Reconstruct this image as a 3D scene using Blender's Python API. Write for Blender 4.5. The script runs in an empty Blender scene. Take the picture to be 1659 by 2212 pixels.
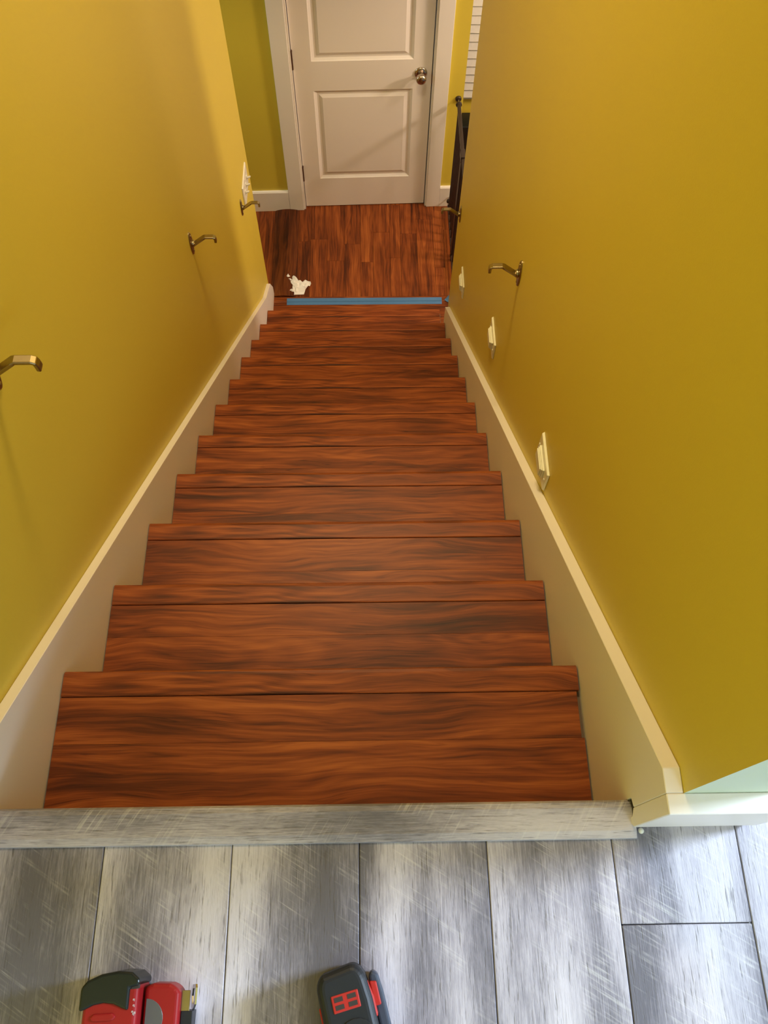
import bpy, bmesh, math, random
from mathutils import Vector, Matrix
S = bpy.context.scene
COL = S.collection
random.seed(7)

# ------------------------------------------------------------------ camera
PITCH, YAW, ROLL = 0.4467, -0.0286, 0.0154
cam = bpy.data.cameras.new('camera'); camo = bpy.data.objects.new('camera', cam); COL.objects.link(camo)
M = Matrix.Rotation(YAW, 3, 'Z') @ Matrix.Rotation(PITCH, 3, 'X') @ Matrix.Rotation(ROLL, 3, 'Z')
camo.matrix_world = Matrix.Translation((0.0993, -0.1574, 1.324)) @ M.to_4x4()
cam.sensor_fit = 'VERTICAL'; cam.sensor_height = 24.0; cam.lens = 24.0 * 1819.2 / 2212
cam.clip_start = 0.02
S.camera = camo

# ------------------------------------------------------------------ world, lights, exposure
w = bpy.data.worlds.new('world'); S.world = w; w.use_nodes = True
bg = w.node_tree.nodes['Background']; bg.inputs[0].default_value = (0.75, 0.87, 1.0, 1); bg.inputs[1].default_value = 0.3
vs = S.view_settings
vs.view_transform = 'Standard'; vs.look = 'None'; vs.gamma = 1.0; vs.use_curve_mapping = False; vs.exposure = 0.0

def area(name, loc, target, sx, sy, power, color, spread=None):
    l = bpy.data.lights.new(name, 'AREA'); l.shape = 'RECTANGLE'; l.size = sx; l.size_y = sy
    l.energy = power; l.color = color
    if spread: l.spread = spread
    o = bpy.data.objects.new(name, l); COL.objects.link(o); o.location = loc
    o.rotation_euler = (Vector(target) - Vector(loc)).to_track_quat('-Z', 'Y').to_euler()
    return o
def point(name, loc, power, color, rad):
    l = bpy.data.lights.new(name, 'POINT'); l.energy = power; l.color = color; l.shadow_soft_size = rad
    o = bpy.data.objects.new(name, l); COL.objects.link(o); o.location = loc; return o
LOWW = (1.0, 0.77, 0.57); WARM = (1.0, 0.78, 0.44); COOL = (0.64, 0.79, 1.0)
area('window_or_fill_light', (3.0, 0.45, 1.45), (0, -0.25, 0.0), 0.5, 0.7, 235, COOL)          # daylight, window of the right room
area('window_or_fill_light', (1.6, -3.6, 1.5), (0, 0, 0), 1.4, 1.2, 95, COOL)                    # soft cool fill added behind the camera, no window built there
area('ceiling_lamp', (0.05, 1.7, 2.10), (0.05, 1.75, 0), 0.4, 0.4, 27, WARM, math.radians(125))              # ceiling lamp over the stairs
point('ceiling_lamp', (1.35, 3.3, -0.45), 24, LOWW, 0.07)           # ceiling lamps of the lower room
area('ceiling_lamp', (2.5, 3.0, -0.28), (0.6, 3.2, -2.0), 0.36, 0.36, 72, LOWW)
area('window_or_fill_light', (-1.62, 3.4, -1.0), (-0.4, 3.6, -1.4), 0.3, 0.5, 5.0, (0.75, 1.0, 0.95))

# ------------------------------------------------------------------ constants (metres)
R, RUN = 0.20695, 0.25167
ZL = -12 * R
DY = [0.0048, 0.0021, -0.0063, -0.0028, 0.0008, -0.001, -0.0001, 0.0022, -0.0007, -0.0006, 0.0017]
DZ = [0.0029, 0.0, 0.0023, -0.0005, -0.0048, -0.0013, -0.0027, 0.001, 0.0004, 0.0015, 0.0013]
def nose(k): return (k * RUN + DY[k-1], -k * R + DZ[k-1])
def xi_l(y): return -0.475 + 0.0066 * y       # inner face of the left skirt board
def xi_r(y): return 0.475 - 0.0032 * y
def xw_l(y): return -0.495 + 0.0066 * y       # wall faces
def xw_r(y): return 0.4985 - 0.0032 * y

# ------------------------------------------------------------------ node helpers
class NT:
    def __init__(s, name):
        s.m = bpy.data.materials.new(name); s.m.use_nodes = True; s.t = s.m.node_tree
        s.b = s.t.nodes['Principled BSDF']
    def n(s, ty, **kw):
        x = s.t.nodes.new(ty)
        for k, v in kw.items(): setattr(x, k, v)
        return x
    def l(s, a, b): s.t.links.new(a, b)
    def val(s, inp, v):
        if hasattr(v, 'is_output') or isinstance(v, bpy.types.NodeSocket): s.l(v, inp)
        else: inp.default_value = v
    def math(s, op, a, b=0.0, c=0.0, clamp=False):
        x = s.n('ShaderNodeMath', operation=op); x.use_clamp = clamp
        s.val(x.inputs[0], a); s.val(x.inputs[1], b); s.val(x.inputs[2], c); return x.outputs[0]
    def mix(s, fac, a, b, mode='MIX'):
        x = s.n('ShaderNodeMix', data_type='RGBA', blend_type=mode)
        s.val(x.inputs[0], fac)
        for i, v in ((6, a), (7, b)):
            if isinstance(v, (tuple, list)): x.inputs[i].default_value = (*v[:3], 1)
            else: s.l(v, x.inputs[i])
        return x.outputs[2]
    def noise(s, vec, scale, detail=4, rough=0.5, dist=0.0):
        x = s.n('ShaderNodeTexNoise'); x.inputs['Scale'].default_value = scale; x.inputs['Detail'].default_value = detail
        x.inputs['Roughness'].default_value = rough; x.inputs['Distortion'].default_value = dist
        s.l(vec, x.inputs['Vector']); return x.outputs['Fac']
    def map(s, vec, sc=(1, 1, 1), loc=(0, 0, 0), rot=(0, 0, 0)):
        x = s.n('ShaderNodeMapping'); x.inputs['Scale'].default_value = sc; x.inputs['Location'].default_value = loc
        x.inputs['Rotation'].default_value = rot; s.l(vec, x.inputs['Vector']); return x.outputs[0]
    def ramp(s, fac, stops):
        x = s.n('ShaderNodeValToRGB'); cr = x.color_ramp
        while len(cr.elements) < len(stops): cr.elements.new(0.5)
        for e, (p, c) in zip(cr.elements, stops): e.position = p; e.color = (*c[:3], 1)
        s.l(fac, x.inputs[0]); return x.outputs[0]
    def bump(s, h, strength, dist):
        x = s.n('ShaderNodeBump'); x.inputs['Strength'].default_value = strength; x.inputs['Distance'].default_value = dist
        s.l(h, x.inputs['Height']); s.l(x.outputs[0], s.b.inputs['Normal'])
    def coords(s, rand=True):
        tc = s.n('ShaderNodeTexCoord').outputs['Object']
        if not rand: return tc
        oi = s.n('ShaderNodeObjectInfo').outputs['Random']
        cx = s.n('ShaderNodeCombineXYZ')
        s.l(s.math('MULTIPLY', oi, 37.0), cx.inputs[0]); s.l(s.math('MULTIPLY', oi, 91.0), cx.inputs[1]); s.l(s.math('MULTIPLY', oi, 53.0), cx.inputs[2])
        v = s.n('ShaderNodeVectorMath', operation='ADD'); s.l(tc, v.inputs[0]); s.l(cx.outputs[0], v.inputs[1])
        return v.outputs[0]
    def set(s, **k):
        for n_, v in k.items():
            inp = s.b.inputs[n_.replace('_', ' ')]
            if isinstance(v, bpy.types.NodeSocket): s.l(v, inp)
            else: inp.default_value = (*v, 1) if isinstance(v, tuple) and len(v) == 3 else v
        return s.m
def srgb(r, g, b):
    f = lambda c: (c/255/12.92) if c/255 <= .04045 else ((c/255+.055)/1.055)**2.4
    return (f(r), f(g), f(b))

def paint(name, col, rough=0.5, bump=0.15, scale=450, tone=0.03):
    t = NT(name); c = t.coords(False)
    n = t.noise(c, scale, 2, 0.6); n2 = t.noise(c, 2.5, 3)
    dark = tuple(x*(1-tone*2) for x in col); t.bump(n, bump, 0.0006)
    return t.set(Base_Color=t.mix(n2, dark, col), Roughness=rough)
def plain(name, col, rough=0.5, metal=0.0, coat=0.0, var=0.12):
    t = NT(name); n = t.noise(t.coords(False), 60, 3)
    t.b.inputs['Coat Weight'].default_value = coat
    return t.set(Base_Color=t.mix(n, tuple(x*(1-var) for x in col), col), Roughness=rough, Metallic=metal)

def red_wood(name, axis, nosing=False, dark=1.0, sat=1.0):
    """reddish laminate with long figured grain running along the given axis"""
    t = NT(name); c = t.coords(not nosing)
    if axis == 'y':
        c = t.map(c, rot=(0, 0, math.pi/2))
    warp = t.noise(t.map(c, (2.0, 5, 5)), 1.4, 2, .5)
    sep = t.n('ShaderNodeSeparateXYZ'); t.l(c, sep.inputs[0])
    acr = t.math('ADD', t.math('ADD', sep.outputs[1], t.math('MULTIPLY', sep.outputs[2], .6)), t.math('MULTIPLY', warp, 0.07 if axis == 'x' else 0.045))
    def grain(along, across, det, rough, off=0.0):
        cb = t.n('ShaderNodeCombineXYZ'); t.l(t.math('MULTIPLY', sep.outputs[0], along), cb.inputs[0]); t.l(t.math('MULTIPLY', acr, across), cb.inputs[1]); cb.inputs[2].default_value = off
        return t.noise(cb.outputs[0], 1.0, det, rough)
    band = grain(2.0, 24, 3, .55)                 # figured bands
    thin = grain(3.0, 95, 3, .6, 3.0)
    fib = grain(16, 620, 2, .6, 7.0)              # fibres
    streak = grain(1.7, 48, 2, .5, 11.0)          # dark mineral streaks
    big = t.noise(t.map(c, (1.5, 5, 5)), 1.3, 2, .5)
    f = t.math('ADD', t.math('MULTIPLY', band, .50), t.math('MULTIPLY', thin, .36))
    f = t.math('ADD', f, t.math('MULTIPLY', big, .30))
    f = t.math('ADD', f, t.math('MULTIPLY', fib, .18))
    f = t.math('SUBTRACT', f, t.math('MULTIPLY', t.math('SUBTRACT', .40, streak, clamp=True), .9))
    f = t.math('SUBTRACT', f, .11)
    if nosing:   # printed swirl and dark knot that repeats on every nosing
        ex = t.math('DIVIDE', t.math('ADD', sep.outputs[0], .22), .34); ey = t.math('DIVIDE', t.math('ADD', sep.outputs[1], .022), .030)
        rr = t.math('SQRT', t.math('ADD', t.math('MULTIPLY', ex, ex), t.math('MULTIPLY', ey, ey)))
        ring = t.math('SINE', t.math('MULTIPLY', t.math('ADD', rr, t.math('MULTIPLY', warp, .5)), 15.0))
        msk = t.math('SUBTRACT', 1.15, rr, clamp=True)
        f = t.math('ADD', f, t.math('MULTIPLY', t.math('MULTIPLY', ring, msk), .07))
        kx = t.math('DIVIDE', t.math('SUBTRACT', sep.outputs[0], -.06), .15); ky = t.math('DIVIDE', t.math('ADD', sep.outputs[1], .053), .011)
        k = t.math('SUBTRACT', 1.0, t.math('SQRT', t.math('ADD', t.math('MULTIPLY', kx, kx), t.math('MULTIPLY', ky, ky))), clamp=True)
        f = t.math('SUBTRACT', f, t.math('MULTIPLY', k, .5))
    # growth rings: contour lines of a smooth noise stretched along the board
    ringn = grain(1.3, 13, 1, .4, 17.0)
    rings = t.math('SINE', t.math('MULTIPLY', ringn, 85.0))
    f = t.math('ADD', f, t.math('MULTIPLY', rings, .022))
    line = t.math('SUBTRACT', 1.0, t.math('MULTIPLY', t.math('ABSOLUTE', t.math('SUBTRACT', streak, .56)), 70.0), clamp=True)
    f = t.math('SUBTRACT', f, t.math('MULTIPLY', line, .06))
    d = dark
    stops = [(.34, tuple(x*d for x in srgb(48, 20, 10))), (.47, tuple(x*d for x in srgb(92, 43, 18))), (.57, tuple(x*d for x in srgb(128, 63, 26))), (.74, tuple(x*d for x in srgb(172, 97, 44)))]
    col = t.ramp(f, stops)
    t.bump(t.math('ADD', fib, thin), .12, .0006)
    t.b.inputs['Specular IOR Level'].default_value = .22
    return t.set(Base_Color=col, Roughness=.45)

def grey_wood(name, axis):
    t = NT(name); c = t.coords(True)
    if axis == 'y': c = t.map(c, rot=(0, 0, math.pi/2))
    sep = t.n('ShaderNodeSeparateXYZ'); t.l(c, sep.inputs[0])
    warp = t.noise(t.map(c, (3, 8, 8)), 1.5, 3, .5)
    comb = t.n('ShaderNodeCombineXYZ'); t.l(t.math('MULTIPLY', sep.outputs[0], .16), comb.inputs[0])
    t.l(t.math('ADD', t.math('ADD', sep.outputs[1], t.math('MULTIPLY', sep.outputs[2], .7)), t.math('MULTIPLY', warp, .05)), comb.inputs[1])
    patch = t.noise(comb.outputs[0], 11, 1, .4)                # broad pale and dark streaks
    mid = t.noise(t.map(c, (10, 26, 26)), 2.0, 5, .7)
    fib = t.noise(t.map(c, (26, 520, 520)), 1.0, 3, .75)
    crk = t.noise(t.map(c, (20, 300, 300)), 1.0, 3, .7)        # dark open pores
    crack = t.math('MULTIPLY', t.math('SUBTRACT', .425, crk, clamp=True), 9.0, clamp=True)
    saw = t.noise(t.map(t.map(c, rot=(0, 0, .55)), (260, 9, 9)), 1.0, 2, .6)   # slanting saw marks
    sm = t.math('MULTIPLY', t.math('SUBTRACT', saw, .54, clamp=True), 7.0, clamp=True)
    spots = t.math('SUBTRACT', t.noise(t.map(c, (2.5, 6, 6)), 3.0, 3, .6), .45, clamp=True)
    spots = t.math('MULTIPLY', spots, 4.0, clamp=True)
    f = t.math('ADD', t.math('MULTIPLY', patch, 1.05), t.math('MULTIPLY', mid, .22))
    f = t.math('ADD', f, t.math('MULTIPLY', fib, .36))
    f = t.math('SUBTRACT', f, .31)
    col = t.ramp(f, [(.33, srgb(94, 91, 100)), (.44, srgb(126, 122, 132)), (.56, srgb(166, 161, 171)), (.70, srgb(194, 189, 198))])
    col = t.mix(t.math('MULTIPLY', crack, .62), col, srgb(72, 66, 62))
    col = t.mix(t.math('MULTIPLY', t.math('MULTIPLY', sm, spots), .38), col, srgb(225, 222, 218))
    t.bump(t.math('SUBTRACT', fib, t.math('MULTIPLY', crack, .8)), .30, .0012)
    return t.set(Base_Color=col, Roughness=.5)

YEL = paint('yellow_wall_paint', (0.68, 0.54, 0.06), 0.45, .25)
GRN = paint('pale_green_wall_paint', srgb(205, 218, 196), 0.55, .2)
WHT = paint('white_trim_paint', (0.84, 0.79, 0.75), 0.38, .05)
DOORW = paint('white_door_paint', (0.87, 0.81, 0.78), 0.36, .12, 260)
CEI = paint('ceiling_paint', (0.8, 0.79, 0.76), 0.7)
TREADW = red_wood('red_brown_tread_laminate', 'x')
NOSEW = red_wood('red_brown_nosing_laminate', 'x', True, 1.05)
LANDW = red_wood('red_brown_landing_laminate', 'y', False, .95)
LANDX = red_wood('red_brown_cross_laminate', 'x', False, .95)
DARKW = red_wood('dark_oak_strip', 'y', False, .50)
GREYW = grey_wood('weathered_grey_plank', 'y')
GREYN = grey_wood('weathered_grey_nosing', 'x')
GAP = plain('dark_joint', (0.03, 0.022, 0.018), .8)
SUBF = plain('raw_subfloor', (0.16, 0.11, 0.07), .8)
BRASS = plain('antique_brass', (0.38, 0.31, 0.19), .3, 1.0)
NICK = plain('satin_nickel_bronze', (0.50, 0.42, 0.34), .25, 1.0)
HING = plain('oiled_bronze', (0.16, 0.09, 0.06), .4, .8)
PLAST = plain('white_plastic', (0.80, 0.78, 0.70), .3)
IVORY = plain('ivory_plastic', (0.82, 0.79, 0.62), .3)
TAPE = plain('blue_painter_tape', srgb(72, 122, 178), .6)
GATEM = plain('black_enamel', (0.035, 0.022, 0.018), .35, .2)
STEEL = plain('bright_steel', (0.6, 0.6, 0.6), .25, 1.0)
RED = plain('red_plastic', (0.27, 0.010, 0.012), .36)
RED2 = plain('bright_red_rubber', (0.40, 0.022, 0.016), .5)
BLKG = plain('glossy_black_plastic', (0.010, 0.014, 0.014), .25, 0, .1)
BLK = plain('matte_black_rubber', (0.016, 0.018, 0.022), .42)
BLKB = plain('dark_blue_grey_plastic', (0.045, 0.055, 0.08), .4)
GREYS = plain('grey_sticker', (0.085, 0.085, 0.09), .35)
PAPER = plain('white_tissue', (0.82, 0.80, 0.80), .8, var=.03)
BLIND = plain('white_blind', (0.85, 0.82, 0.76), .5)
BLACKB = plain('black_cabinet', (0.012, 0.014, 0.012), .35)
INK = plain('white_ink', (0.6, 0.58, 0.6), .5)

for m_ in (BLK, BLKG, BLKB, RED, RED2): m_.node_tree.nodes['Principled BSDF'].inputs['Specular IOR Level'].default_value = .28
# ------------------------------------------------------------------ mesh helpers
def obj(name, bm, mat, parent=None, smooth=False, bevel=0.0, seg=2):
    if bevel > 0:
        pass
    me = bpy.data.meshes.new(name)
    bmesh.ops.recalc_face_normals(bm, faces=bm.faces)
    bm.to_mesh(me); bm.free(); me.materials.append(mat)
    if smooth:
        for p in me.polygons: p.use_smooth = True
    o = bpy.data.objects.new(name, me); COL.objects.link(o)
    if parent: o.parent = parent
    if bevel > 0:
        md = o.modifiers.new('bevel', 'BEVEL'); md.width = bevel; md.segments = seg; md.limit_method = 'ANGLE'; md.angle_limit = math.radians(35)
    return o
def NB(): return bmesh.new()
def box(bm, x0, x1, y0, y1, z0, z1):
    vs_ = [bm.verts.new((x, y, z)) for x in (x0, x1) for y in (y0, y1) for z in (z0, z1)]
    for f in ((0, 1, 3, 2), (4, 6, 7, 5), (0, 4, 5, 1), (2, 3, 7, 6), (0, 2, 6, 4), (1, 5, 7, 3)):
        bm.faces.new([vs_[i] for i in f])
    return vs_
def prism(bm, pts, axis, a, b):
    """extrude a 2D outline; axis x: pts are (y,z); y: (x,z); z: (x,y). a, b may be functions of the outline point"""
    def mk(p, t):
        v = t(p) if callable(t) else t
        return {'x': (v, p[0], p[1]), 'y': (p[0], v, p[1]), 'z': (p[0], p[1], v)}[axis]
    A = [bm.verts.new(mk(p, a)) for p in pts]; B = [bm.verts.new(mk(p, b)) for p in pts]
    bm.faces.new(A); bm.faces.new(B[::-1])
    n = len(pts)
    for i in range(n): bm.faces.new((A[i], B[i], B[(i+1) % n], A[(i+1) % n]))
def lathe(bm, prof, M4, n=24):
    """prof: (radius, height) list spun about local z, placed by matrix"""
    rings = []
    for r, h in prof:
        rings.append([bm.verts.new(M4 @ Vector((r*math.cos(2*math.pi*i/n), r*math.sin(2*math.pi*i/n), h))) for i in range(n)])
    for a, b in zip(rings, rings[1:]):
        for i in range(n): bm.faces.new((a[i], a[(i+1) % n], b[(i+1) % n], b[i]))
    bm.faces.new(rings[0][::-1]); bm.faces.new(rings[-1])
def cyl(bm, p, q, r, n=12):
    p, q = Vector(p), Vector(q); d = q - p
    lathe(bm, [(r, 0), (r, d.length)], Matrix.Translation(p) @ d.to_track_quat('Z', 'Y').to_matrix().to_4x4(), n)
def empty(name, loc, label=None, cat=None, group=None, kind=None):
    o = bpy.data.objects.new(name, None); COL.objects.link(o); o.location = loc; o.empty_display_size = .05
    tag(o, label, cat, group, kind); return o
def tag(o, label=None, cat=None, group=None, kind=None):
    if label: o['label'] = label
    if cat: o['category'] = cat
    if group: o['group'] = group
    if kind: o['kind'] = kind
    return o
def struct(name, bm, mat, label=None, parent=None, **k):
    o = obj(name, bm, mat, parent, **k)
    if not parent: tag(o, label, None, None, 'structure')
    return o
def bw(p):   # the back wall is turned by 1.7 degrees
    return p
SK = 0.03
def skew(o):
    for v in o.data.vertices: v.co.y += SK * (v.co.x + .29)
    return o

# ------------------------------------------------------------------ shell
LY = 3.03      # end of the left wall
RY = 2.645      # end of the right wall
b = NB()
prism(b, [(-2.6, -.02), (0, -.02), (LY, ZL-.02), (LY, 2.4), (-2.6, 2.4)], 'x', lambda p: xw_l(p[0]), lambda p: xw_l(p[0])-.115)
b2 = None
wl = struct('wall_left', b, YEL, 'yellow painted stairwell wall on the left')
wl.data.materials[0] = YEL
b = NB(); prism(b, [(-.02, -.05), (0.0, -.05), (RY, ZL-.02), (RY, 2.4), (-.02, 2.4)], 'x', lambda p: xw_r(p[0]), .628)
wr = struct('wall_right', b, YEL, 'yellow painted stairwell wall on the right')
me = wr.data; me.materials.append(GRN)
for p in me.polygons:
    n_ = p.normal
    if n_.y < -.9: p.material_index = 1
# pale green end face, upper storey
b = NB(); box(b, -3.2, 3.2, -3.75, -3.65, -.02, 2.4); struct('wall_south', b, GRN, 'pale wall behind the top of the stairs')
b = NB()
box(b, 3.1, 3.2, -3.65, 3.2, -.02, .95); box(b, 3.1, 3.2, -3.65, 3.2, 2.0, 2.4)
box(b, 3.1, 3.2, -3.65, .1, .95, 2.0); box(b, 3.1, 3.2, .8, 3.2, .95, 2.0)
struct('wall_east', b, GRN, 'pale wall with a window right of the stairs')
b = NB(); box(b, 3.11, 3.15, .1, .8, .95, 2.0); struct('window_2', b, plain('window_glass', (.8, .9, 1), .1), 'window of the upper right room')
b = NB(); box(b, -.61, 3.2, 3.1, 3.2, -.2, 2.4); struct('wall_header', b, YEL, 'upper wall over the landing end of the stairs')
b = NB(); box(b, -3.2, 3.2, -3.75, 3.2, 2.4, 2.5); struct('ceiling', b, CEI, 'white ceiling of the upper storey')
b = NB(); box(b, -1.8, -.61, 2.4, 5.2, -.25, -.2); box(b, -.61, .64, 3.1, 5.2, -.25, -.2); box(b, .64, 3.0, -.02, 5.2, -.25, -.2)
struct('ceiling.001', b, CEI, 'white ceiling of the lower storey')
b = NB(); box(b, -3.2, -.62, -3.7, -3.6, -.02, 2.4); b.free()
b = NB(); box(b, -1.8, .598, 3.71, 3.83, ZL-.02, -.2)
# door opening cut: build the back wall from three pieces instead
b.free(); b = NB()
box(b, -1.8, -.300, 3.71, 3.83, ZL-.02, -.2); box(b, .436, .597, 3.71, 3.83, ZL-.02, -.2); box(b, -.300, .436, 3.71, 3.83, -.44, -.2)
skew(struct('wall_back', b, YEL, 'yellow wall around the white door'))
b = NB(); box(b, -1.9, -1.8, 2.4, 5.2, ZL-.02, -.2); struct('wall_west', b, YEL, 'side wall of the lower landing, left')
b = NB(); box(b, -1.8, -.6, 2.3, 2.4, ZL-.02, -.2); struct('wall_alcove', b, YEL, 'side wall behind the left stair wall')
b = NB(); box(b, .55, 3.0, 4.20, 4.3, ZL-.02, -.2); struct('wall_north', b, paint('lit_yellow_paint', (.86, .62, .06), .4), 'brightly lit yellow wall of the room beyond the gate')  # wall yellow made lighter, the stronger light there is put into the colour
b = NB(); box(b, 3.0, 3.1, -.02, 4.3, ZL-.02, -.2); struct('wall_room', b, YEL, 'far side wall of the lower room')
b = NB(); box(b, -.61, .63, -.2, -.1, ZL, -.3); struct('wall_under', b, YEL, 'wall under the top of the stairs')

# ------------------------------------------------------------------ upper floor: grey planks, each a part
b = NB(); box(b, -3.2, xw_r(0)+.13, -3.7, -.03, -.20, -.009); box(b, .628, 3.2, -.03, 3.2, -.2, -.009)
fl = struct('floor', b, GAP, 'weathered grey plank floor at the top of the stairs')
cols = [-3.08 + .186*i for i in range(40)]
edges = [-.485-.186*k for k in range(9, 0, -1)] + [-.485, -.299, -.1125, .0732, .2597, .4440, .6296, .8156, 1.0016, 1.188, 1.374, 1.56]
g = .0006
def gplank(x0, x1, y0, y1):
    cx, cy = (x0+x1)/2, (y0+y1)/2; bm = NB()
    box(bm, x0-cx+g, x1-cx-g, y0-cy+g, y1-cy-g, -.009, 0.0)
    o = obj('plank', bm, GREYW, fl, bevel=.0012, seg=1); o.location = (cx, cy, 0)
for i, (a, c_) in enumerate(zip(edges, edges[1:])):
    ytop = -.034
    if a > .62: ytop = 1.2
    cuts = [ytop]
    if abs(a-.4440) < .001: cuts.append(-.1745)
    yy = cuts[-1] if len(cuts) > 1 else ytop - random.uniform(.5, 1.1)
    if len(cuts) == 1: cuts.append(yy)
    while cuts[-1] > -2.4: cuts.append(cuts[-1]-1.22)
    if i < 9 : cuts = [c2 for c2 in cuts]
    for t0, t1 in zip(cuts, cuts[1:]):
        if c_ < -.5 : continue
        gplank(a, c_, t1, t0)
b = NB()
prism(b, [(-.0615, .0002), (-.0605, .0040), (-.050, .0068), (-.018, .0072), (-.010, .0050), (-.0065, -.002), (-.0065, -.024), (-.029, -.024), (-.029, .0002)], 'x', xi_l(0)-.018, .4815)
o = obj('stair_nosing', b, GREYN, fl); o['label'] = 'weathered grey rounded edge strip with grain running across'

# ------------------------------------------------------------------ staircase
st = empty('staircase', (0, 0, ZL), 'straight flight of reddish brown wood laminate stairs between yellow walls', 'staircase')
def sx(o): 
    o.location = Vector(o.location) - Vector((0, 0, ZL)); return o
NOSE_N = .0483; TH = .030
nose_me = None
def nose_bm():
    bm = NB()
    prism(bm, [(-NOSE_N, -.012), (-NOSE_N, .0012), (-NOSE_N+.002, .0022), (-.010, .0022), (-.004, .0008), (-.0008, -.003), (0, -.008), (-.0008, -.026), (-.004, -.030), (-.022, -.030), (-.022, -.012)], 'x', -.4742, .4732)
    return bm
for k in range(1, 12):
    ny, nz = nose(k)
    xl, xr = xi_l(ny)+.0008, xi_r(ny)-.0008
    py = 0 if k == 1 else nose(k-1)[0]
    riser_y0 = (nose(k-1)[0] if k > 1 else -.0065) - .022
    back = riser_y0 - .002
    j = [.133, .121, .136, .133][k-1] if k <= 4 else .13 + random.uniform(-.012, .012)
    tr = obj('tread', (lambda bm: (box(bm, xl-.002, xr+.002, back-ny, -.0225, -TH, -.0125), bm)[1])(NB()), SUBF, st)
    tr.location = (0, ny, nz); sx(tr)
    for (y0, y1, dx) in ((-j, -NOSE_N-.0012, .3), (back-ny, -j-.0002, -.4)):
        bm = NB(); cx = (xl+xr)/2; cy = (y0+y1)/2
        rx = xr - (.0065 if (k == 1 and dx > 0) else .0015)
        box(bm, xl-cx, rx-cx, y0-cy, y1-cy, -.012, 0)
        pb = obj('tread_board', bm, TREADW, tr, bevel=.0002, seg=1); pb.location = (cx, cy, 0)
    if nose_me is None:
        no = obj('nosing', nose_bm(), NOSEW, tr); nose_me = no.data
    else:
        no = bpy.data.objects.new('nosing', nose_me); COL.objects.link(no); no.parent = tr
    if k == 11: no.scale.x = 1.0
    w0 = (xr-xl-.003)/.9474; no.scale.x = w0; no.location.x = (xl+xr)/2 - .0005*w0*0
# risers
for k in range(0, 12):
    ny, nz = nose(k) if k else (-.0065, 0.0)
    zb = (nose(k+1)[1] if k < 11 else ZL)
    bm = NB(); xl, xr = xi_l(ny)+.001, xi_r(ny)-.001
    hh = (nz-.030 if k else -.024) - zb
    box(bm, xl, xr, -.022, -.010, 0.0, hh)
    o = obj('riser', bm, TREADW, st); o.location = (0, ny-.0, zb); o.location.y -= .012; sx(o)

# ------------------------------------------------------------------ skirt boards
def lline(y): return -.8314*y + .118
b = NB()
pts = [(-.026, -.001), (-.026, .125), (0.0, .125), (.035, lline(.035)), (2.80, lline(2.80)), (2.98, lline(2.92)), (3.045, ZL+.072), (3.052, ZL), (2.775, ZL)] + [(2.7, ZL), (.0, -.30)]
prism(b, pts, 'x', lambda p: xi_l(p[0]), lambda p: xw_l(p[0])+.0004)
struct('trim_1', b, WHT, 'white sloping skirt board along the left stair wall', bevel=.001, seg=1)
b = NB()
pts = [(-.0065, .022), (-.0200, .028), (-.0200, .1825), (.012, .1840), (2.57, -2.015), (2.57, -2.34), (2.4, -2.34), (0.06, -.36), (.0, -.30), (-.0065, -.03)]
prism(b, pts, 'x', lambda p: xi_r(p[0]), lambda p: xw_r(p[0])-.0004)
struct('trim_2', b, WHT, 'white sloping skirt board along the right stair wall', bevel=.001, seg=1)
b = NB(); box(b, .4785, .4800, -.031, -.0065, .006, .03); obj('gap_shade', b, GAP, bpy.data.objects['trim_2'])  # dark strip painted in for the shade inside the gap
# upper baseboard wrapping the end of the right wall
b = NB()
prism(b, [(-.0465, .016), (-.0395, .0005), (-.032, .0005), (-.031, .016), (-.0202, .026), (-.0202, .1830), (-.0465, .1830)], 'x', .4752, .655)
o = struct('baseboard_front', b, WHT, 'white baseboard across the end of the right stair wall', bevel=.0012, seg=1)
b = NB(); box(b, .629, .655, -.0215, 3.1, .0005, .183); struct('baseboard_right', b, WHT, 'white baseboard on the far side of the right stair wall')
b = NB(); cx_ = Matrix.Translation((.489, -.0505, 0.001)); lathe(b, [(.004, 0), (.0045, .002), (.003, .004), (.001, .005)], cx_, 12)
tag(obj('caulk_blob', b, PLAST, smooth=True), 'tiny white blob on the grey floor at the baseboard end', 'debris')

# ------------------------------------------------------------------ landing floor
b = NB(); box(b, -1.8, 3.0, 2.2, 5.2, ZL-.06, ZL-.009)
fl2 = tag(obj('floor.001', b, GAP), 'reddish brown wood floor of the landing at the foot of the stairs', None, None, 'structure')
def lplank(x0, x1, y0, y1, mat, top=0.0, gg=.0004):
    cx, cy = (x0+x1)/2, (y0+y1)/2; bm = NB()
    box(bm, x0-cx+gg, x1-cx-gg, y0-cy+gg, y1-cy-gg, -.009, top)
    o = obj('plank', bm, mat, fl2, bevel=.0006, seg=1); o.location = (cx, cy, ZL); return o
lplank(-.54, .60, nose(11)[0]-.02, 2.992, LANDX)
rs = random.Random(3)
x = -.33
while x < 1.5:
    wd = rs.choice([.062, .075, .09, .098]); x1 = x+wd
    y = 3.031
    L = rs.uniform(.15, .6)
    while y < 4.20:
        y1 = min(4.20, y+L)
        if x1 < .62: y1 = min(y1, 3.745)
        if y1-y > .01: lplank(x, x1, y, y1, LANDW)
        y = y1; L = rs.uniform(.4, .9)
        if x1 < .62 and y > 3.74: break
    x = x1
x = -1.35
while x < -.48:
    x1 = min(x+.15, -.475)
    lplank(x, x1, 2.6 if x < -.65 else LY+.005, 3.70, LANDW); x = x1
for x0 in (.62, .81, 1.0, 1.19): lplank(x0, x0+.19, 2.3, 3.03, LANDW)
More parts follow.
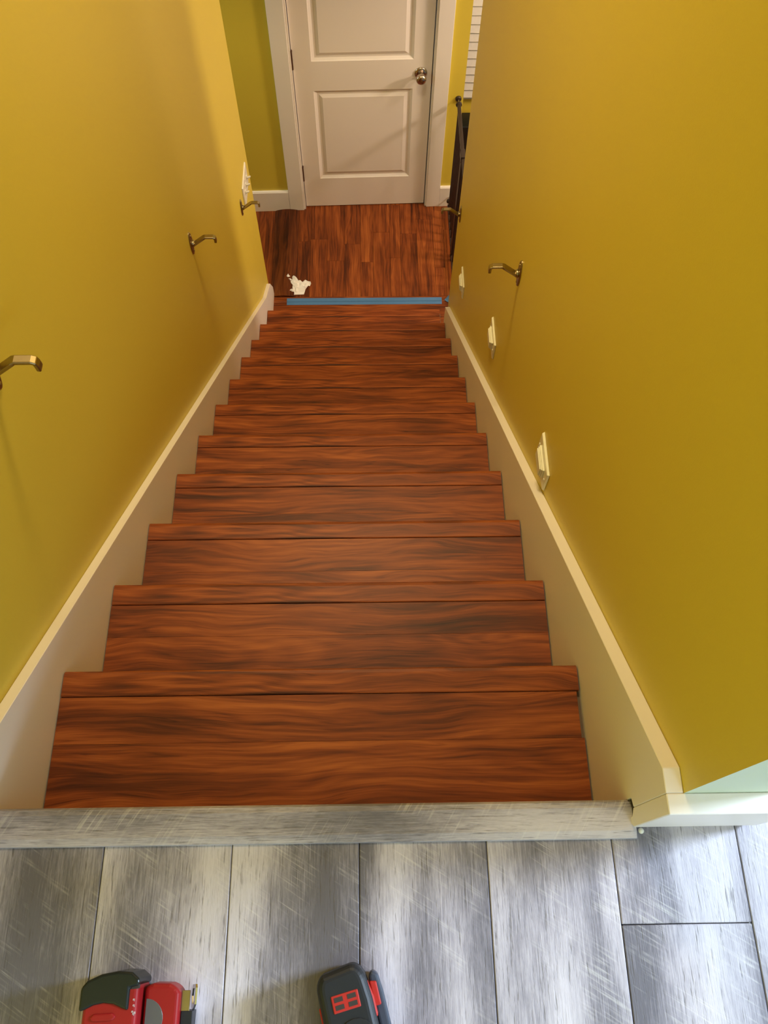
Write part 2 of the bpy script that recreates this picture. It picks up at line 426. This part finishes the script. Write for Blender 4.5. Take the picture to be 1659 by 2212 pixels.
# low rounded strip running to the door casing
b = NB(); n = 10; pr = [(-.4745, -.009)] + [(-.4745+.1435*i/n, .0125*math.sin(math.pi*(i/n))**.7+.0004 if 0 < i < n else .0004) for i in range(n+1)] + [(-.331, -.009)]
prism(b, [(p[0]+.40, p[1]) for p in pr], 'y', -.335, .335)
o = obj('transition_strip', b, DARKW, fl2, smooth=False); o.location = (-.40, 3.368, ZL); o['label'] = 'darker rounded floor strip left of the door'
# edge moulding below the tape
b = NB(); prism(b, [(-.020, -.009), (-.020, .001), (-.014, .0045), (.014, .0045), (.019, .001), (.019, -.009)], 'x', -.50, .58)
o = obj('edge_moulding', b, LANDX, fl2); o.location = (0, 3.0115, ZL)
b = NB(); 
for i in range(12):
    pass
prism(b, [(2.974, .0006), (2.992, .0014), (2.996, .0052), (3.0175, .0056), (3.0175, .0050), (2.9965, .0046), (2.993, .0006), (2.974, .0001)], 'x', -.381, .500)
bb = b
o = obj('masking_tape', bb, TAPE); o.location = (0, 0, ZL); tag(o, 'long blue masking tape strip across the landing edge at the foot of the stairs', 'tape')
b = NB(); prism(b, [(.515, 2.999), (.545, 2.972), (.575, 3.04), (.560, 3.055)], 'z', .0051, .0058)
o = obj('masking_tape', b, TAPE); o.location = (0, 0, ZL); tag(o, 'short scrap of blue masking tape at the right wall corner on the landing', 'tape')

# ------------------------------------------------------------------ crumpled tissue
outline = [(-.3745,3.205),(-.367,3.182),(-.352,3.187),(-.333,3.172),(-.318,3.140),(-.309,3.145),(-.297,3.135),(-.280,3.147),(-.263,3.137),(-.250,3.137),(-.246,3.120),(-.253,3.105),(-.262,3.108),(-.277,3.085),(-.2855,3.046),(-.378,3.044),(-.372,3.068),(-.353,3.085),(-.351,3.112),(-.369,3.135),(-.380,3.163),(-.392,3.172)]
import mathutils.geometry as mg
def in_poly(px, py):
    c_ = False; n = len(outline)
    for i in range(n):
        (x1, y1), (x2, y2) = outline[i], outline[(i+1) % n]
        if (y1 > py) != (y2 > py) and px < (x2-x1)*(py-y1)/(y2-y1)+x1: c_ = not c_
    return c_
rp = random.Random(5)
pts2 = [Vector(p) for p in outline]
for _ in range(600):
    px, py = rp.uniform(-.39, -.245), rp.uniform(3.045, 3.2)
    if in_poly(px, py) and min((Vector((px, py))-q).length for q in pts2) > .0065: pts2.append(Vector((px, py)))
vv, ee, ff, *_r = mg.delaunay_2d_cdt(pts2, [(i, (i+1) % len(outline)) for i in range(len(outline))], [], 1, 1e-6)
b = NB(); bv = []
for i, p in enumerate(vv):
    h = .004 + .010*rp.random() if i >= len(outline) else .0015+.010*rp.random()
    if p.y < 3.066: h = .002+.001*rp.random()
    bv.append(b.verts.new((p.x+.32, p.y-3.11, h)))
for f_ in ff:
    try: b.faces.new([bv[i] for i in f_])
    except ValueError: pass
o = obj('paper_tissue', b, PAPER); o.location = (-.32, 3.11, ZL+.002); o.modifiers.new('solid', 'SOLIDIFY').thickness = .0012
tag(o, 'crumpled white paper tissue lying on the landing floor', 'tissue')

# ------------------------------------------------------------------ door with casing, hinges, knob
YD = 3.71
door = empty('door_1', (0, 0, 0), 'white two-panel door at the foot of the stairs', None, None, 'structure')
DX0, DX1 = -.287, .4215; DZ0, DZ1 = ZL+.006, ZL+2.03
def panel_door():
    bm = NB()
    xs = [DX0, -.1915, .3265, DX1]
    zs = [DZ0, -2.270, -1.692, -1.524, DZ1-.115, DZ1]
    panels = [(1, 1), (1, 3)]
    def V(x, y, z): return bm.verts.new((x, y, z))
    fy = YD+.012
    for i in range(3):
        for j in range(5):
            a, c_, d, e = xs[i], xs[i+1], zs[j], zs[j+1]
            if (i, j) in panels:
                loops = []
                for ins, dep in ((0, 0), (.004, .003), (.016, .009), (.026, .009), (.040, .0045), (.044, .003)):
                    loops.append([V(a+ins, fy+dep, d+ins), V(c_-ins, fy+dep, d+ins), V(c_-ins, fy+dep, e-ins), V(a+ins, fy+dep, e-ins)])
                for L0, L1 in zip(loops, loops[1:]):
                    for q in range(4): bm.faces.new((L0[q], L0[(q+1) % 4], L1[(q+1) % 4], L1[q]))
                bm.faces.new(loops[-1])
            else:
                bm.faces.new((V(a, fy, d), V(c_, fy, d), V(c_, fy, e), V(a, fy, e)))
    bmesh.ops.remove_doubles(bm, verts=bm.verts, dist=1e-5)
    # sides and back
    bk = fy+.035
    A = [V(DX0, fy, DZ0), V(DX1, fy, DZ0), V(DX1, fy, DZ1), V(DX0, fy, DZ1)]; B = [V(DX0, bk, DZ0), V(DX1, bk, DZ0), V(DX1, bk, DZ1), V(DX0, bk, DZ1)]
    for q in range(4): bm.faces.new((A[q], A[(q+1) % 4], B[(q+1) % 4], B[q]))
    bm.faces.new(B)
    bmesh.ops.remove_doubles(bm, verts=bm.verts, dist=1e-5)
    return bm
skew(obj('door_panel', panel_door(), DOORW, door))
for (a, c_) in ((-.384, -.300), (.436, .5135)):
    bm = NB(); box(bm, a, c_, YD-.016, YD, ZL+.0005, DZ1+.09); skew(obj('casing', bm, WHT, door, bevel=.002))
bm = NB(); box(bm, -.384, .5135, YD-.016, YD, DZ1+.0905, DZ1+.17); skew(obj('casing', bm, WHT, door, bevel=.002))
for (a, c_) in ((-.3003, -.2905), (.4265, .4363)):
    bm = NB(); box(bm, a, c_, YD-.008, YD+.115, ZL+.0005, DZ1+.005); skew(obj('jamb', bm, WHT, door, bevel=.001, seg=1))
bm = NB(); box(bm, -.3003, .4363, YD-.008, YD+.115, DZ1+.005, DZ1+.04); skew(obj('jamb', bm, WHT, door))
bm = NB(); box(bm, -.2895, .4255, YD+.05, YD+.06, ZL+.0005, DZ1+.005); skew(obj('dark_backing', bm, GAP, door))  # dark sheet filling the opening behind the slab
for zc in (-1.51, -2.227, -.65):
    bm = NB(); cyl(bm, (-.2885, YD+.004, zc-.05), (-.2885, YD+.004, zc+.05), .006, 12)
    cyl(bm, (-.2885, YD+.004, zc+.05), (-.2885, YD+.004, zc+.055), .0075, 12)
    box(bm, -.2915, -.286, YD+.004, YD+.0125, zc-.05, zc+.05)
    skew(obj('hinge', bm, HING, door))
bm = NB(); box(bm, .4215, .4265, YD+.0105, YD+.02, -1.67, -1.61); skew(obj('latch_plate', bm, HING, door))
kx, kz = .3655, -1.602
def ky(x): return YD+.012+SK*(x+.29)
MK = Matrix.Translation((kx, ky(kx), kz)) @ Matrix.Rotation(math.pi/2, 4, 'X')
bm = NB(); lathe(bm, [(.033, 0), (.033, .003), (.030, .007), (.020, .0095), (.014, .011)], MK, 40)
kb = obj('knob_rose', bm, NICK, door, smooth=True)
bm = NB(); lathe(bm, [(.012, .009), (.0115, .024), (.016, .030), (.024, .036), (.0265, .044), (.0265, .052), (.024, .060), (.017, .0645), (.008, .066), (.001, .0662)], MK, 40)
obj('door_knob', bm, NICK, door, smooth=True)
# baseboards of the back wall
def base(name, x0, x1, label):
    bm = NB(); prism(bm, [(YD-.0155, ZL+.0005), (YD-.0155, ZL+.138), (YD-.010, ZL+.1465), (YD-.0005, ZL+.1465), (YD-.0005, ZL+.0005)], 'x', x0, x1)
    skew(struct(name, bm, WHT, label))
base('baseboard_back', -1.8, -.3845, 'white baseboard left of the white door')
base('baseboard_corner', .514, .597, 'short white baseboard piece right of the white door')

# ------------------------------------------------------------------ handrail brackets
def bracket(y, z, side, label):
    wx = xw_l(y) if side < 0 else xw_r(y)
    root = empty('handrail_bracket', (wx, y, z), label, 'bracket', 'brass handrail brackets on the stair walls')
    s = -side
    bm = NB(); n = 24
    rings = []
    for (ry, rz, h) in ((.0175, .046, .0002), (.0175, .046, .0022), (.0155, .0435, .0042), (.009, .030, .0052)):
        rings.append([bm.verts.new((s*h, ry*math.cos(2*math.pi*i/n)*(1), rz*math.sin(2*math.pi*i/n))) for i in range(n)])
    for a, c_ in zip(rings, rings[1:]):
        for i in range(n): bm.faces.new((a[i], a[(i+1) % n], c_[(i+1) % n], c_[i]))
    bm.faces.new(rings[0]); bm.faces.new(rings[-1])
    obj('wall_plate', bm, BRASS, root, smooth=False)
    # boss
    bm = NB(); lathe(bm, [(.011, .003), (.011, .010), (.008, .014)], Matrix.Rotation(s*math.pi/2, 4, 'Y'), 16); obj('boss', bm, BRASS, root, smooth=True)
    bm = NB()
    path = [(.006, -.006), (.046, .026), (.051, .0285), (.076, .0285), (.0805, .026), (.082, .020), (.082, .008)]
    w2 = .0088; th = .0075
    prev = None
    for i, (px, pz) in enumerate(path):
        a = Vector(path[max(0, i-1)]); c_ = Vector(path[min(len(path)-1, i+1)]); d = (c_-a).normalized(); nrm = Vector((-d.y, d.x))
        ww = w2*(.95 if i < 2 else .8)
        ring = [bm.verts.new((s*(px+nrm.x*th*hh), wy*ww, pz+nrm.y*th*hh)) for hh, wy in ((.5, -1), (.5, 1), (.2, 1.1), (-.5, 1), (-.5, -1), (.2, -1.1))]
        if prev:
            for q in range(6): bm.faces.new((prev[q], prev[(q+1) % 6], ring[(q+1) % 6], ring[q]))
        else: bm.faces.new(ring)
        prev = ring
    bm.faces.new(prev[::-1])
    obj('arm', bm, BRASS, root, bevel=.0012)
    for dz in (-.032, .032):
        bm = NB(); lathe(bm, [(.0035, .004), (.003, .0062), (.001, .0068)], Matrix.Translation((0, 0, dz)) @ Matrix.Rotation(s*math.pi/2, 4, 'Y'), 10); obj('screw', bm, BRASS, root, smooth=True)
    return root
bracket(.606, .245, -1, 'brass handrail bracket on the left wall at the photo edge, nearest the camera')
bracket(1.812, -.762, -1, 'brass handrail bracket in the middle of the left wall')
bracket(2.697, -1.480, -1, 'brass handrail bracket on the left wall just under the white switch plate')
bracket(1.372, -.414, 1, 'brass handrail bracket on the right wall nearer the camera, above the small wall lights')
bracket(2.575, -1.405, 1, 'small brass handrail bracket at the far end of the right wall')

# ------------------------------------------------------------------ wall plates
def step_light(y, z, label):
    root = empty('step_light', (xw_r(y), y, z), label, 'wall light', 'step lights on the right wall')
    bm = NB(); prism(bm, [(-.058, -.037), (.058, -.037), (.058, .037), (-.058, .037)], 'x', -.0002, -.0062)
    # push the front outline inward for a domed cover
    for v in bm.verts:
        if v.co.x < -.005: v.co.y *= .955; v.co.z *= .93
    obj('cover_plate', bm, IVORY, root, bevel=.0012)
    bm = NB()
    for (hy, hz, x0, x1) in ((.034, .017, .006, .011), (.031, .0155, .011, .014), (.028, .014, .014, .017)): box(bm, -x1, -x0, -hy, hy, -hz, hz)
    obj('lens_housing', bm, IVORY, root, bevel=.001)
    for dy in (-.047, .047):
        bm = NB(); lathe(bm, [(.0033, .005), (.003, .0072), (.001, .0078)], Matrix.Translation((0, dy, 0)) @ Matrix.Rotation(-math.pi/2, 4, 'Y'), 10); obj('screw', bm, PLAST, root, smooth=True)
step_light(.784, -.380, 'ivory step light low on the right wall, nearest and largest of three')
step_light(1.525, -.892, 'ivory step light on the right wall, middle one of three')
step_light(2.275, -1.495, 'small ivory step light near the far end of the right wall')
y0, z0 = 2.868, -1.512
root = empty('switch_plate', (xw_l(y0), y0, z0), 'white triple light switch plate near the end of the left wall', 'light switch')
bm = NB(); prism(bm, [(-.085, -.058), (.085, -.058), (.085, .058), (-.085, .058)], 'x', .0002, .0062)
for v in bm.verts:
    if v.co.x > .005: v.co.y *= .965; v.co.z *= .945
obj('cover_plate', bm, PLAST, root, bevel=.001)
for i in (-1, 0, 1):
    bm = NB(); box(bm, .0055, .0085, i*.046-.006, i*.046+.006, -.012, .012); f_ = obj('toggle_frame', bm, PLAST, root)
    bm = NB(); prism(bm, [(.0, -.006), (.017, .004), (.017, .009), (.0, .004)], 'y', i*.046-.0045, i*.046+.0045)
    for v in bm.verts: v.co.x += .0085
    obj('toggle', bm, PLAST, root, bevel=.0008)
    for dz in (-.03, .03):
        bm = NB(); lathe(bm, [(.003, .005), (.0026, .0072), (.001, .0076)], Matrix.Translation((0, i*.046, dz)) @ Matrix.Rotation(math.pi/2, 4, 'Y'), 8); obj('screw', bm, PLAST, root)

# ------------------------------------------------------------------ safety gate in the right opening
GX = .571
gate = empty('safety_gate', (GX, 3.2, ZL), 'black metal safety gate across the opening right of the landing', 'gate')
ZT = -1.748 - ZL
def gp(name, bm, mat, **k): return obj(name, bm, mat, gate, **k)
ywl = YD + SK*(GX+.29) - .0
for zz in (ZT, .07):
    bm = NB(); lathe(bm, [(.0165, 0), (.0165, .006), (.013, .011), (.006, .012)], Matrix.Translation((0, ywl-3.2, zz)) @ Matrix.Rotation(math.pi/2, 4, 'X'), 20); gp('wall_cup', bm, GATEM, smooth=True)
    bm = NB(); cyl(bm, (0, ywl-3.2-.010, zz), (0, ywl-3.2-.052, zz), .0042, 10); gp('threaded_rod', bm, STEEL)
    bm = NB(); lathe(bm, [(.008, 0), (.0165, .003), (.0165, .012), (.009, .018)], Matrix.Translation((0, ywl-3.2-.040, zz)) @ Matrix.Rotation(math.pi/2, 4, 'X'), 10); gp('hand_nut', bm, GATEM)
bm = NB(); box(bm, -.009, .009, 3.34-3.2, ywl-3.2-.05, ZT-.010, ZT+.010); gp('top_rail', bm, GATEM, bevel=.003)
bm = NB(); box(bm, -.008, .008, 2.72-3.2, 3.30-3.2, ZT-.010, ZT+.008); gp('top_rail', bm, GATEM, bevel=.003)
bm = NB(); box(bm, -.012, .012, 3.285-3.2, 3.345-3.2, ZT-.022, ZT+.016); gp('latch_box', bm, GATEM, bevel=.003)
bm = NB(); box(bm, -.009, .009, 2.70-3.2, ywl-3.2-.05, .03, .05); gp('bottom_rail', bm, GATEM, bevel=.003)
for yy in (3.665, 3.605, 3.545, 3.485, 3.425, 3.365, 3.24, 3.17, 3.10, 3.03, 2.96, 2.89, 2.82):
    bm = NB(); cyl(bm, (0, yy-3.2, .045), (0, yy-3.2, ZT-.006), .0055, 8); gp('bar', bm, GATEM)
for yy in (3.325, 3.295, 2.73):
    bm = NB(); box(bm, -.009, .009, yy-3.2-.009, yy-3.2+.009, .0, ZT-.006); gp('stile', bm, GATEM, bevel=.002)
bm = NB(); cyl(bm, (0, 2.74-3.2, ZT-.03), (0, RY+.001-3.2, ZT-.03), .0042, 8); gp('threaded_rod', bm, STEEL)
# things in the room beyond
bm = NB(); box(bm, .62, 1.25, 4.06, 4.185, ZL, ZL+.285)
o = obj('cabinet', bm, BLACKB, bevel=.004); tag(o, 'low black cabinet against the brightly lit yellow wall beyond the gate', 'cabinet')
win = empty('window_1', (0, 0, 0), 'white slatted window blind in the bright room beyond the gate', None, None, 'structure')
bm = NB(); box(bm, .602, 1.5, 4.175, 4.199, -2.10, -.6); obj('window_frame', bm, WHT, win, bevel=.002)
for i in range(22):
    bm = NB(); zc = -2.05+i*.05; prism(bm, [(4.158, zc-.026), (4.161, zc-.027), (4.172, zc+.025), (4.169, zc+.026)], 'x', .606, 1.47); obj('blind_slat', bm, BLIND, win)

# ------------------------------------------------------------------ tools on the grey floor
def outl(name, pts, z0, z1, mat, parent, bev, seg=3, smooth=True, top_in=0.0):
    bm = NB(); prism(bm, pts, 'z', z0, z1)
    o = obj(name, bm, mat, parent, bevel=bev, seg=seg)
    return o
# cordless tool, right
T2 = empty('cordless_tool', (0.06, -.27, 0), 'black and red cordless tool with a slotted red vent, right of the tape measure', 'power tool')
def rel(pts, o): return [(x-o[0], y-o[1]) for x, y in pts]
ang = math.radians(-14)
def arc(cx, cy, rx, ry, a0, a1, n=10):
    return [(cx+rx*math.cos(math.radians(a0+(a1-a0)*i/n)), cy+ry*math.sin(math.radians(a0+(a1-a0)*i/n))) for i in range(n+1)]
# local frame: u across, v along (pointing away from the camera), rotated
RT = Matrix.Rotation(math.radians(14.5), 4, 'Z')
def t2(name, pts, z0, z1, mat, bev=.004, seg=3):
    o = outl(name, pts, z0, z1, mat, T2, bev, seg); return o
T2.rotation_euler.z = math.radians(14.5)
T2.location = (.0585, -.262, 0)
body = [(-.035, -.16), (-.035, .016)] + arc(-.019, .022, .016, .021, 180, 110, 5) + arc(.014, .020, .018, .025, 90, 12, 6) + [(.034, .0), (.034, -.16)]
t2('housing', body, .002, .066, BLK, .014, 5)
t2('side_grip', [(-.0375, -.05), (-.0375, .004), (-.034, .006), (-.034, -.05)], .02, .05, RED2, .001)
t2('red_inlay', [(.026, -.022), (.021, .018), (.024, .028), (.032, .022), (.036, .0), (.036, -.024)], .028, .0575, RED2, .004)
t2('red_inlay', [(.025, -.16), (.027, -.035), (.031, -.028), (.037, -.06), (.037, -.16)], .028, .0600, RED2, .004)
t2('battery_rail', [(.034, -.16), (.034, .024), (.040, .030), (.047, .024), (.049, .0), (.049, -.16)], .002, .040, BLKB, .004)
t2('red_latch', [(.034, -.012), (.034, .018), (.043, .016), (.043, -.012)], .036, .047, RED2, .002)
vent = t2('vent_grille', [(-.0185, -.0055), (-.0185, .0150), (.0175, .0150), (.0175, -.0055)], .060, .0672, RED2, .0012, 2)
for u in (-.0150, .0025):
    for v in (-.0022, .0068):
        bm = NB(); box(bm, u, u+.0115, v, v+.0055, .0664, .0676); obj('vent_slot', bm, GAP, vent)
t2('handle_band', [(-.018, -.10)] + arc(.004, -.034, .022, .018, 180, 0, 8) + [(.026, -.10)], .060, .0678, BLK, .001)
# red and black tool, left
T1 = empty('cordless_battery_tool', (-.258, -.27, 0), 'red tool with a glossy black curved cap, leftmost on the grey floor', 'power tool')
def t1(name, pts, z0, z1, mat, bev=.003, seg=3): return outl(name, rel(pts, (-.258, -.27)), z0, z1, mat, T1, bev, seg)
t1('body', [(-.283, -.42), (-.283, -.238), (-.270, -.228), (-.225, -.226), (-.213, -.234), (-.213, -.42)], .002, .066, RED, .005)
t1('cap', [(-.287, -.264), (-.287, -.237)] + [(-.280, -.2290), (-.262, -.2215), (-.240, -.2180), (-.222, -.2195), (-.2115, -.2275), (-.2115, -.2345), (-.2235, -.2375), (-.2235, -.2635)] + [(-.232, -.2605), (-.243, -.2560), (-.256, -.2545), (-.269, -.2570), (-.280, -.2620)], .002, .0695, BLKG, .004, 4)
t1('ridge', [(-.272, -.272), (-.268, -.2665), (-.243, -.2655), (-.238, -.270), (-.243, -.2745), (-.268, -.2755)], .060, .0685, RED, .0022)
t1('notch', [(-.2225, -.2395), (-.2225, -.2360), (-.2125, -.2335), (-.2125, -.2385)], .060, .0664, GAP, .0003, 1)
bm = NB()
for (lx, ly) in ((-.2175, -.2505), (-.2170, -.2570), (-.2180, -.2640), (-.2150, -.2650), (-.2165, -.2665)):
    for dx, dy, sx_, sy_ in ((0, 0, .0022, .0006), (.0006, -.0015, .0006, .0018), (-.0008, -.001, .0006, .0012)):
        box(bm, lx+dx-sx_/2+.258, lx+dx+sx_/2+.258, ly+dy-sy_/2+.27, ly+dy+sy_/2+.27, .0658, .0663)
obj('lettering', bm, INK, T1)
# tape measure
TM = empty('tape_measure', (-.185, -.28, 0), 'red tape measure with a round grey label and steel end hook', 'tape measure')
def tm(name, pts, z0, z1, mat, bev=.003, seg=3): return outl(name, rel(pts, (-.185, -.28)), z0, z1, mat, TM, bev, seg)
tm('case', [(-.2105, -.34), (-.2105, -.238)] + [(-.200, -.2345), (-.178, -.2350), (-.168, -.2390), (-.1635, -.246), (-.1635, -.34)], .001, .042, RED, .006, 4)
tm('round_label', arc(-.207, -.2755, .0235, .0235, 90, -90, 16), .0405, .0426, GREYS, .0004, 1)
tm('tape_mouth', [(-.163, -.34), (-.163, -.268), (-.1475, -.268), (-.1475, -.34)], .004, .030, BLK, .001)
tm('steel_blade', [(-.1632, -.268), (-.1632, -.244), (-.152, -.244), (-.152, -.268)], .0285, .0305, BRASS, .0004, 1)
bm = NB()
out = [(-.250+0.0, .004), (-.2385, .010), (-.2365, .034), (-.2405, .038), (-.2600, .036), (-.2680, .022), (-.2655, .008)]
inn = [(-.2520, .0095), (-.2430, .0135), (-.2415, .030), (-.2440, .0325), (-.2560, .031), (-.2610, .022), (-.2600, .0125)]
n = len(out); rr_ = []
for xx in (-.150, -.1475):
    rr_.append([bm.verts.new((xx+.185, p[0]+.28, p[1])) for p in out]); rr_.append([bm.verts.new((xx+.185, p[0]+.28, p[1])) for p in inn])
for i in range(n):
    j = (i+1) % n
    bm.faces.new((rr_[0][i], rr_[0][j], rr_[1][j], rr_[1][i])); bm.faces.new((rr_[2][i], rr_[3][i], rr_[3][j], rr_[2][j]))
    bm.faces.new((rr_[0][i], rr_[2][i], rr_[2][j], rr_[0][j])); bm.faces.new((rr_[1][i], rr_[1][j], rr_[3][j], rr_[3][i]))
hk = obj('end_hook', bm, STEEL, TM)
for v in hk.data.vertices: v.co.x += (v.co.z-.02)*.35
